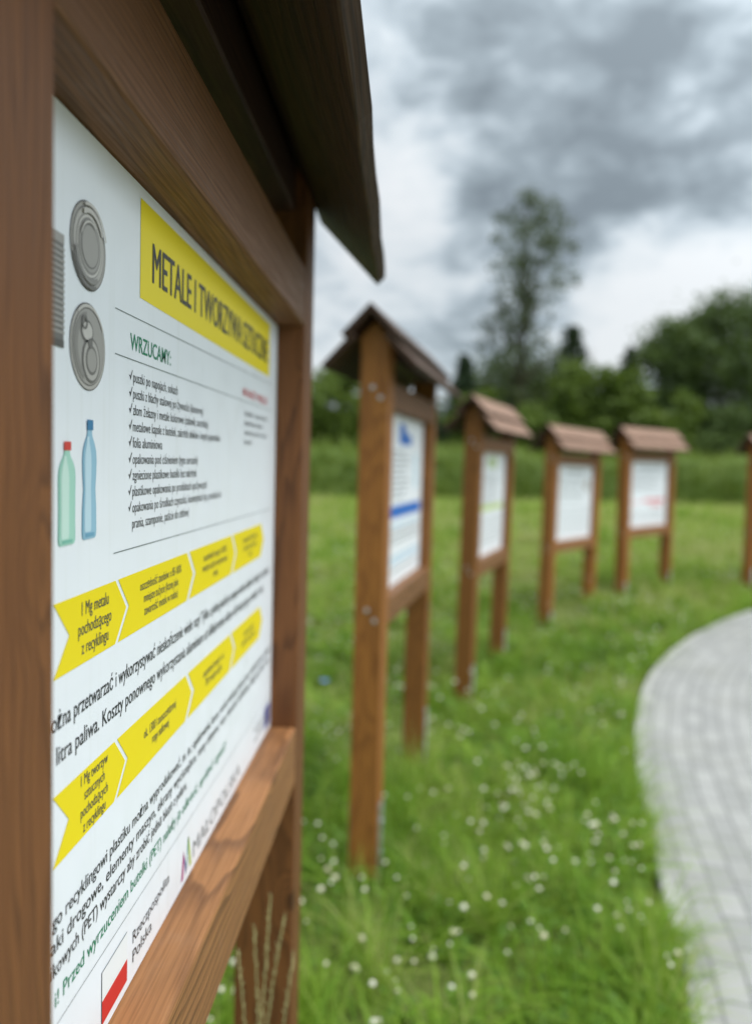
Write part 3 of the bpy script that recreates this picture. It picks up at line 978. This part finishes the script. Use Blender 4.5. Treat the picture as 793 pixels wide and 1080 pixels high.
# clover leaves and other broad-leaved weeds low in the grass
parts = []
for (x0, x1, y0, y1, dens, r) in ((-2.0, 2.2, 1.2, 4.6, 620, 0.017), (-2.5, 3.5, 4.6, 8.0, 260, 0.024)):
    x, y = scatter(x0, x1, y0, y1, dens, 0.9)
    n = len(x)
    h = rng.uniform(0.03, 0.13, n)
    a0 = rng.uniform(0, 2 * np.pi, n)
    for k in range(3):
        a = a0 + k * 2 * np.pi / 3
        cx, cy = np.cos(a), np.sin(a)
        sc = r * rng.uniform(0.7, 1.3, n)
        tilt = rng.normal(0.15, 0.3, n)
        pts = []
        for f, s_ in ((0.05, 0), (0.6, -0.42), (1.0, -0.3), (1.08, 0), (1.0, 0.3), (0.6, 0.42)):
            pts.append(np.stack((x + sc * (cx * f - cy * s_), y + sc * (cy * f + cx * s_), gz(y) + h + sc * f * tilt), 1))
        co = np.stack(pts, 1).reshape(-1, 3)
        lo = np.arange(n * 6)
        parts.append((co, lo, np.full(n, 6), rng.uniform(0.05, 0.5, n)))
co, lo, sz, sh = join(parts)
CLV = leaf_material('clover leaf', ((0.0, (0.055, 0.135, 0.018)), (0.5, (0.11, 0.22, 0.030)), (1.0, (0.20, 0.29, 0.055))), trans=0.3)
tag(arr_mesh('clover_leaves', co, lo, sz, [CLV], attr={'shade': sh}), 'low green clover leaves among the meadow grass', 'clover', kind='stuff')


# white clover heads: small balls of florets on thin stems
def clover_heads():
    bm = bmesh.new()
    bmesh.ops.create_icosphere(bm, subdivisions=2, radius=1.0)
    base = np.array([v.co[:] for v in bm.verts])
    tri = np.array([[v.index for v in f.verts] for f in bm.faces])
    bm.free()
    cl_x, cl_y = [], []
    for (x0, x1, y0, y1, n, m) in ((-0.6, 1.2, 1.9, 3.4, 30, 12), (-0.9, 1.7, 3.4, 5.5, 44, 13), (-1.5, 3.0, 5.5, 9.0, 60, 12), (-5, 9, 9.0, 16.0, 120, 12)):
        for _ in range(n):
            a, b_ = rng.uniform(x0, x1), rng.uniform(y0, y1)
            k = rng.integers(1, m)
            s = 0.05 + 0.02 * b_
            cl_x += list(a + rng.normal(0, s, k))
            cl_y += list(b_ + rng.normal(0, s * 1.3, k))
    x, y = np.array(cl_x), np.array(cl_y)
    e = edge_dist(x, y)
    k = (e < -0.02) | (e > PATH_W + .05)
    x, y = x[k], y[k]
    n = len(x)
    r = 0.0045 + 0.0075 * rng.beta(1.5, 1.8, n) * (1 + np.clip(y - 8, 0, 8) * 0.06)
    z = gz(y) + rng.uniform(0.12, 0.31, n)
    wob = 1 + 0.22 * rng.uniform(-1, 1, (n, len(base)))
    co = np.stack((x, y, z), 1)[:, None, :] + base[None] * (r[:, None] * wob)[..., None] * np.array([1, 1, 0.85])
    lo = (np.arange(n)[:, None] * len(base) + tri.ravel()[None]).ravel()
    sz = np.full(n * len(tri), 3)
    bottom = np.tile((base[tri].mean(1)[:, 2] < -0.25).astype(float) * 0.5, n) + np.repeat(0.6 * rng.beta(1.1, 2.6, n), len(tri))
    m = bpy.data.materials.new('clover florets')
    m.use_nodes = True
    t = NT(m.node_tree)
    a = t.new('ShaderNodeAttribute', attribute_name='shade').outputs['Fac']
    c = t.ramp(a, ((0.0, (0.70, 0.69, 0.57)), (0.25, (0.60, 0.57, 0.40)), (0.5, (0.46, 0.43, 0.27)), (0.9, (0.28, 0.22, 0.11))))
    b = t.new('ShaderNodeBsdfPrincipled', ins={'Base Color': c, 'Roughness': 0.8})
    t.t.links.new(b.outputs[0], t.new('ShaderNodeOutputMaterial').inputs[0])
    # stems: crossed thin strips
    sc, sl, ss, nf = blades(x, y, gz(y), (z - gz(y)) * 1.0, np.full(n, 0.0025), np.full(n, 0.001))
    stems = (sc, sl, ss, np.full(len(ss), 0.3))
    C, Lp, S, A = join([(co.reshape(-1, 3), lo, sz, bottom), stems])
    mi = np.concatenate((np.zeros(len(sz), int), np.ones(len(ss), int)))
    o = arr_mesh('clover_flowers', C, Lp, S, [m, CLV], mat_idx=mi, attr={'shade': A})
    tag(o, 'scattered white clover flower heads in the grass beside the pavers', 'clover flowers', kind='stuff')


clover_heads()

# seeding grass stalks in front of the near board's far post
M_STALK, t_, b_ = principled('dry seed stalk', (0.34, 0.33, 0.14), 0.8, 0, 0.2)
M_SEED, t_, b_ = principled('seed head', (0.36, 0.33, 0.16), 0.85, 0, 0.2)
stalks = []
for (px, py, yy, bend) in ((284, 928, 1.37, 0.022), (266, 962, 1.33, -0.035), (299, 950, 1.39, 0.065), (309, 990, 1.36, 0.05), (249, 985, 1.30, -0.05)):
    dd = direction(px, py)
    dd = dd * (yy / dd[1])
    stalks.append((dd[0] - bend, yy, CAM_H + dd[2] - 0.02, bend))
stl = ('tallest seeding grass stalk against the near board post', 'shorter seeding stalk left of the tallest by the near post', 'seeding grass stalk bending over at its tip, by the near post',
       'slender seeding stalk closest to the near post edge', 'shortest seeding grass stalk under the near board rail')
for i, ((x, y, h, bend), lb) in enumerate(zip(stalks, stl)):
    g0 = float(gz(y))
    st = empty('grass_stalk', (x, y, g0 - 0.02))
    tag(st, lb, 'grass stalk', 'seeding grass stalks by the near board')
    pts = [(bend * (q ** 2.2) * 1.0, 0.02 * q * q, h * q) for q in np.linspace(0, 1, 9)]
    bm = bmesh.new()
    tube(bm, pts, [0.0019 - 0.0010 * q for q in np.linspace(0, 1, 9)], 6)
    bm_obj('stem', bm, M_STALK, st, True)
    bm = bmesh.new()
    rr = random.Random(i + 40)
    for k in range(58):
        q = min(1.0, 0.68 + 0.32 * k / 57 + rr.uniform(-0.004, 0.004))
        p = Vector((bend * (q ** 2.2), 0.02 * q * q, h * q))
        a = rr.uniform(0, 6.3)
        rad = 0.0022 * (1.2 - 0.9 * abs(k / 57 - 0.4)) * rr.uniform(0.7, 1.2)
        dirv = Vector((math.cos(a), math.sin(a), rr.uniform(1.8, 3.2))).normalized()
        e = p + dirv * rr.uniform(0.006, 0.013)
        tube(bm, [p, (p + e) / 2, e], [0.0007, rad * 0.62, 0.0004], 5)
    bm_obj('seed_head', bm, M_SEED, st, True)

# blue cornflower standing in the meadow left of the second board
M_BLUE = principled('blue petals', (0.08, 0.16, 0.55), 0.7)[0]
cf = empty('cornflower', (-0.52, 4.99, float(gz(4.99))))
tag(cf, 'single blue flower in the grass left of the blue-banded board', 'flower')
bm = bmesh.new()
tube(bm, [(0, 0, 0), (0.01, 0, 0.14), (0.0, 0, 0.27)], [0.0022, 0.002, 0.0016], 6)
bm_obj('stem', bm, CLV, cf)
bm = bmesh.new()
for k in range(10):
    a = k * 2 * math.pi / 10
    d1 = Vector((math.cos(a), math.sin(a), 0.45))
    sd = Vector((-math.sin(a), math.cos(a), 0))
    o = Vector((0, 0, 0.27))
    vs = [bm.verts.new(p) for p in (o, o + d1 * 0.018 - sd * 0.005, o + d1 * 0.030 - sd * 0.007, o + d1 * 0.026, o + d1 * 0.030 + sd * 0.007, o + d1 * 0.018 + sd * 0.005)]
    bm.faces.new(vs)
bm_obj('petals', bm, M_BLUE, cf)


# ------------------------------------------------------------------ far bank of tall grass
BX0, BX1 = -45, 75


def bank_y(x):
    return 32.5 + 0.16 * x + 0.5 * np.sin(0.23 * x)


xs = np.linspace(BX0, BX1, 241)
prof = [(-1.5, 0.0), (-1.1, 0.55), (-0.7, 1.2), (0.0, 1.75), (1.2, 1.95), (3.0, 1.9), (4.2, 1.2), (4.8, 0.0)]
co = []
for o, h in prof:
    jit = 0.12 * np.sin(xs * 2.1 + o) + 0.1 * np.sin(xs * 0.9 + 2 * o)
    co.append(np.column_stack((xs, bank_y(xs) + o + jit * 0.6, 0.40 + h * (1 + 0.07 * np.sin(xs * 0.55) + 0.08 * np.sin(xs * 1.7 + 1)))))
co = np.vstack(co)
n = len(xs)
I, J = np.meshgrid(np.arange(n - 1), np.arange(len(prof) - 1))
a = (J * n + I).ravel()
lo = np.stack((a, a + 1, a + n + 1, a + n), 1)
parts = [(co, lo.ravel(), np.full(len(lo), 4), np.full(len(lo), 0.25))]
for o0, o1, zf, cnt, l0, l1, tier_light in ((-1.7, -0.9, 0.0, 13000, 0.5, 1.2, -0.10), (-1.2, -0.3, 0.75, 13000, 0.5, 1.2, 0.0), (-0.8, 1.8, 1.65, 22000, 0.30, 1.05, 0.16)):
    x = rng.uniform(BX0, BX1, cnt)
    o = rng.uniform(o0, o1, cnt)
    y = bank_y(x) + o
    zb_ = 0.38 + (np.interp(o, [p[0] for p in prof], [p[1] for p in prof]) - 0.25).clip(0) * (1 + 0.07 * np.sin(x * 0.55) + 0.08 * np.sin(x * 1.7 + 1))
    L = rng.uniform(l0, l1, cnt)
    c, l, s, nf = blades(x, y, zb_, L, rng.uniform(0.03, 0.075, cnt), np.abs(rng.normal(0.5, 0.3, cnt)))
    sh = np.clip(rng.beta(2, 2.4, cnt) * 0.7 + 0.12 + tier_light + 0.2 * (patchy(x * 0.25, y) - 0.5), 0, 1.0)  # lit top and shaded foot of the bank put into the blade colour
    parts.append((c, l, s, np.repeat(sh, nf)))
co, lo, sz, sh = join(parts)
TG = leaf_material('tall bank grass', ((0.10, (0.065, 0.115, 0.014)), (0.4, (0.125, 0.195, 0.028)), (0.7, (0.21, 0.275, 0.05)), (1.0, (0.32, 0.34, 0.12))), trans=0.3)
tag(arr_mesh('tall_grass', co, lo, sz, [TG], attr={'shade': sh}), 'long bank of tall green grass along the far side of the meadow', 'tall grass', kind='stuff')


# ------------------------------------------------------------------ trees
def bark():
    m, t, b = principled('tree bark', (0.06, 0.045, 0.033), 0.9, 0, 0.2)
    tc = t.new('ShaderNodeTexCoord').outputs['Object']
    n = t.noise(t.vmath('MULTIPLY', tc, (8, 8, 1.5)), 1.5, 5, 0.65)
    t.put(b.inputs['Base Color'], t.ramp(n, ((0.3, (0.03, 0.024, 0.018)), (0.7, (0.11, 0.085, 0.065)))))
    t.put(b.inputs['Normal'], t.new('ShaderNodeBump', ins={'Strength': 0.8, 'Distance': 0.04, 'Height': n}).outputs[0])
    return m


M_BARK = bark()
LF_DARK = leaf_material('dark broad leaves', ((0.1, (0.040, 0.066, 0.022)), (0.45, (0.075, 0.118, 0.034)), (0.75, (0.115, 0.17, 0.048)), (1.0, (0.17, 0.21, 0.07))), trans=0.25)
LF_MID = leaf_material('green broad leaves', ((0.1, (0.055, 0.095, 0.014)), (0.45, (0.105, 0.160, 0.024)), (0.75, (0.155, 0.22, 0.04)), (1.0, (0.22, 0.26, 0.07))), trans=0.3)
LF_CON = leaf_material('dark needles', ((0.1, (0.016, 0.034, 0.020)), (0.5, (0.034, 0.062, 0.030)), (1.0, (0.07, 0.10, 0.045))), trans=0.15)
LF_SPARSE = leaf_material('grey-green leaves', ((0.1, (0.034, 0.050, 0.024)), (0.5, (0.062, 0.085, 0.038)), (1.0, (0.11, 0.13, 0.06))), trans=0.25)


def leaf_cards(centres, spread, per, size, nr):
    """leaf-sized four-sided faces spread through clumps"""
    n = len(centres) * per
    c = np.repeat(centres, per, 0) + nr.normal(0, 1, (n, 3)) * np.repeat(spread, per)[:, None] * np.array([1, 1, 0.75])
    nrm = nr.normal(0, 1, (n, 3)) + np.array([0, 0, 0.6])
    nrm /= np.linalg.norm(nrm, axis=1)[:, None]
    u = np.cross(nrm, nr.normal(0, 1, (n, 3)))
    u /= np.linalg.norm(u, axis=1)[:, None]
    v = np.cross(nrm, u)
    s = size * nr.uniform(0.6, 1.4, n)[:, None]
    q = np.stack((c - u * s, c - v * s * 0.55 + nrm * s * 0.15, c + u * s, c + v * s * 0.55 + nrm * s * 0.15), 1)
    sh = np.repeat(nr.uniform(0, 0.55, len(centres)), per) + nr.uniform(0, 0.4, n)
    return q.reshape(-1, 3), np.arange(4 * n), np.full(n, 4), sh


def tree(name, px, top_px, dist, wid_px, kind, mat, label, seed, group=None, per=70, clumps=90, leaf=0.17, base_frac=0.12, gap=0.0, cat='tree'):
    """px/top_px: bearing and height of the crown as read off the photo; dist: metres away (world Y)"""
    d = direction(px, top_px)
    k = dist / d[1]
    x, y = d[0] * k, dist
    g0 = 0.40
    h = CAM_H + d[2] * k - g0
    rad = wid_px / 830 * dist / 2
    nr = np.random.default_rng(seed)
    rr = random.Random(seed)
    root = empty(name, (x, y, g0 - 0.05))
    tag(root, label, cat, group)
    limbs = []
    if kind == 'broad':
        nc = clumps
        u = nr.normal(0, 1, (nc * 3, 3))
        u /= np.linalg.norm(u, axis=1)[:, None]
        r = nr.uniform(0.30, 1.0, nc * 3) ** 0.55
        cz = h * (base_frac + 1) / 2
        hz = h * (1 - base_frac) / 2
        lob = 1 + 0.16 * np.sin(3 * np.arctan2(u[:, 1], u[:, 0]) + seed) + 0.14 * np.sin(5 * u[:, 2] + seed * 2)
        sp = rad * 0.155
        cc = np.stack((u[:, 0] * r * (rad - sp) * lob, u[:, 1] * r * (rad - sp) * lob, cz + u[:, 2] * r * (hz - sp) * (0.5 + 0.5 * lob)), 1)
        if gap:
            f = np.sin(cc[:, 0] * 5.2 / rad + seed) * np.sin(cc[:, 2] * 5.6 / rad + seed * 1.7) * np.sin(cc[:, 1] * 4.4 / rad + seed)
            cc = cc[f < 0.5 - gap]
        cc = cc[:nc]
        spread = sp * nr.uniform(0.6, 1.25, len(cc))
        limbs = [cc[i] for i in nr.choice(len(cc), min(11, len(cc)), replace=False)]
        tr_top = h * 0.72
    elif kind == 'conifer':
        cc, spread = [], []
        lev = np.linspace(base_frac, 0.985, 26)
        for q in lev:
            w = rad * (1 - q) ** 0.75 * (0.7 + 0.5 * rr.random()) + 0.10
            m_ = max(3, int(9 * (1 - q) + 2))
            a0 = rr.uniform(0, 6)
            for j in range(m_):
                a = a0 + j * 2 * math.pi / m_ + rr.uniform(-.3, .3)
                for f in (0.45, 0.85):
                    ww = w * f * rr.uniform(0.8, 1.1)
                    cc.append((math.cos(a) * ww, math.sin(a) * ww, h * q - ww * 0.28))
                    spread.append(0.13 * w + 0.09)
        cc, spread = np.array(cc), np.array(spread)
        tr_top = h * 0.97
    else:               # 'sparse': tall ragged crown, clumps on separate rising limbs (widths listed by height)
        prof = [(0.10, 1.0), (0.30, 1.2), (0.42, 1.0), (0.52, 0.66), (0.60, 0.58), (0.68, 0.72), (0.78, 0.92), (0.86, 0.86), (0.93, 0.52), (1.0, 0.10)]
        cc, spread = [], []
        for i in range(clumps):
            q = rr.uniform(0.10, 0.995)
            w = float(np.interp(q, [p[0] for p in prof], [p[1] for p in prof])) * rad * rr.choice((0.75, 0.9, 1.0, 1.0, 1.18))
            a = rr.uniform(0, 2 * math.pi)
            f = rr.uniform(0.05, 1.0) ** 0.7
            cc.append((math.cos(a) * w * f + 0.10 * rad * math.sin(q * 9), math.sin(a) * w * f, h * q))
            spread.append(rr.uniform(0.16, 0.42) * (1.5 if q < 0.45 else 0.85))
        cc, spread = np.array(cc), np.array(spread)
        limbs = [cc[i] for i in nr.choice(len(cc), min(40, len(cc)), replace=False)]
        tr_top = h * 0.96
    bm = bmesh.new()
    r0 = max(0.035, h * 0.017)
    zz_ = np.linspace(0, 1, 8)
    sway = rr.uniform(-0.02, 0.02) * h
    line = [Vector((sway * math.sin(q * 3), sway * 0.6 * math.sin(q * 4 + 1) - sway * 0.6 * math.sin(1), tr_top * q)) for q in zz_]
    tube(bm, line, [r0 * (1.25 - 0.25 * min(1, q * 8)) * (1 - 0.88 * q) for q in zz_], 8)
    for e in limbs:
        e = Vector(e)
        q = min(0.95, max(0.15, (e.z / tr_top) * 0.72))
        s_ = line[int(q * 7)].lerp(line[min(7, int(q * 7) + 1)], q * 7 - int(q * 7))
        mid = s_.lerp(e, 0.5) + Vector((0, 0, 0.06 * (e - s_).length))
        tube(bm, [s_, mid, e], [r0 * 0.42 * (1 - q * 0.7), r0 * 0.24 * (1 - q * 0.7), 0.008], 5)
    bm_obj('trunk', bm, M_BARK, root, True)
    co, lo, sz, sh = leaf_cards(cc, spread, per, leaf, nr)
    arr_mesh('crown', co, lo, sz, [mat], root, attr={'shade': sh})
    return root


GT = 'trees beyond the tall grass'
GS = 'shrubs beyond the tall grass'
tree('deciduous_tree', 352, 372, 42, 92, 'broad', LF_MID, 'airy pale green tree seen between the near board and the blue-banded board', 3, GT, clumps=80, per=70, gap=0.12)
tree('spruce_tree', 490, 374, 46, 74, 'conifer', LF_CON, 'small dark pointed spruce behind the green-banded board', 5, GT, per=26)
tree('tall_tree', 556, 203, 47, 118, 'sparse', LF_SPARSE, 'tallest tree, sparse and ragged, rising far above the treeline', 7, GT, clumps=360, per=25, leaf=0.12)
tree('spruce_tree', 604, 343, 50, 100, 'conifer', LF_CON, 'dark pointed spruce just behind the tallest tree', 9, GT, per=26)
tree('deciduous_tree', 545, 368, 52, 120, 'broad', LF_DARK, 'dark round tree behind the foot of the tallest tree', 11, GT, clumps=120, per=75)
tree('deciduous_tree', 778, 290, 48, 165, 'broad', LF_DARK, 'biggest dark leafy tree, broad crown at the right end of the treeline', 13, GT, clumps=190, per=80, base_frac=0.2, gap=0.1)
tree('deciduous_tree', 716, 328, 46, 80, 'broad', LF_DARK, 'dark tree with sky gaps leaning on the biggest leafy tree', 15, GT, clumps=95, per=65, base_frac=0.25, gap=0.22)
tree('spruce_tree', 666, 366, 52, 80, 'conifer', LF_CON, 'short dark spruce tip between the pale shrubs and the dark leafy trees', 17, GT, per=26)
tree('deciduous_tree', 880, 320, 50, 150, 'broad', LF_DARK, 'dark leafy tree beyond the biggest one', 19, GT, clumps=140, per=75)
tree('deciduous_tree', 300, 395, 48, 110, 'broad', LF_DARK, 'dark leafy tree behind the airy pale tree', 21, GT, clumps=100, per=75)
tree('deciduous_tree', 215, 360, 50, 130, 'broad', LF_DARK, 'dark leafy tree hidden behind the large near board', 22, GT, clumps=110, per=75)
tree('deciduous_tree', 110, 345, 49, 140, 'broad', LF_MID, 'green leafy tree hidden behind the print of the large near board', 41, GT, clumps=110, per=75)
tree('deciduous_tree', -10, 370, 47, 120, 'broad', LF_DARK, 'dark leafy tree hidden behind the near post of the large board', 43, GT, clumps=100, per=75)
tree('deciduous_tree', 430, 412, 50, 120, 'broad', LF_DARK, 'low dark tree behind the roof of the blue-banded board', 23, GT, clumps=110, per=75)
tree('deciduous_tree', 640, 392, 53, 130, 'broad', LF_DARK, 'low dark tree behind the pale green shrubs', 25, GT, clumps=110, per=75)
tree('shrub', 612, 374, 43, 84, 'broad', LF_MID, 'round pale green shrub right beside the foot of the tallest tree', 27, GS, clumps=80, per=75, base_frac=0.02, cat='shrub')
tree('shrub', 655, 378, 42, 78, 'broad', LF_MID, 'bright green shrub behind the red-lettered board', 29, GS, clumps=75, per=75, base_frac=0.02, cat='shrub')
tree('shrub', 503, 402, 42, 60, 'broad', LF_MID, 'pale green shrub left of the tallest tree', 31, GS, clumps=60, per=75, base_frac=0.02, cat='shrub')
tree('shrub', 705, 415, 41, 80, 'broad', LF_MID, 'low green shrub under the tree with sky gaps', 33, GS, clumps=75, per=75, base_frac=0.02, cat='shrub')
tree('shrub', 770, 425, 42, 110, 'broad', LF_DARK, 'low dark shrub under the biggest leafy tree', 35, GS, clumps=90, per=75, base_frac=0.02, cat='shrub')
tree('shrub', 560, 420, 41, 80, 'broad', LF_MID, 'low green shrub in front of the tallest tree', 37, GS, clumps=75, per=75, base_frac=0.02, cat='shrub')
tree('shrub', 400, 425, 41, 90, 'broad', LF_MID, 'low green shrub behind the blue-banded board post', 39, GS, clumps=75, per=75, base_frac=0.02, cat='shrub')
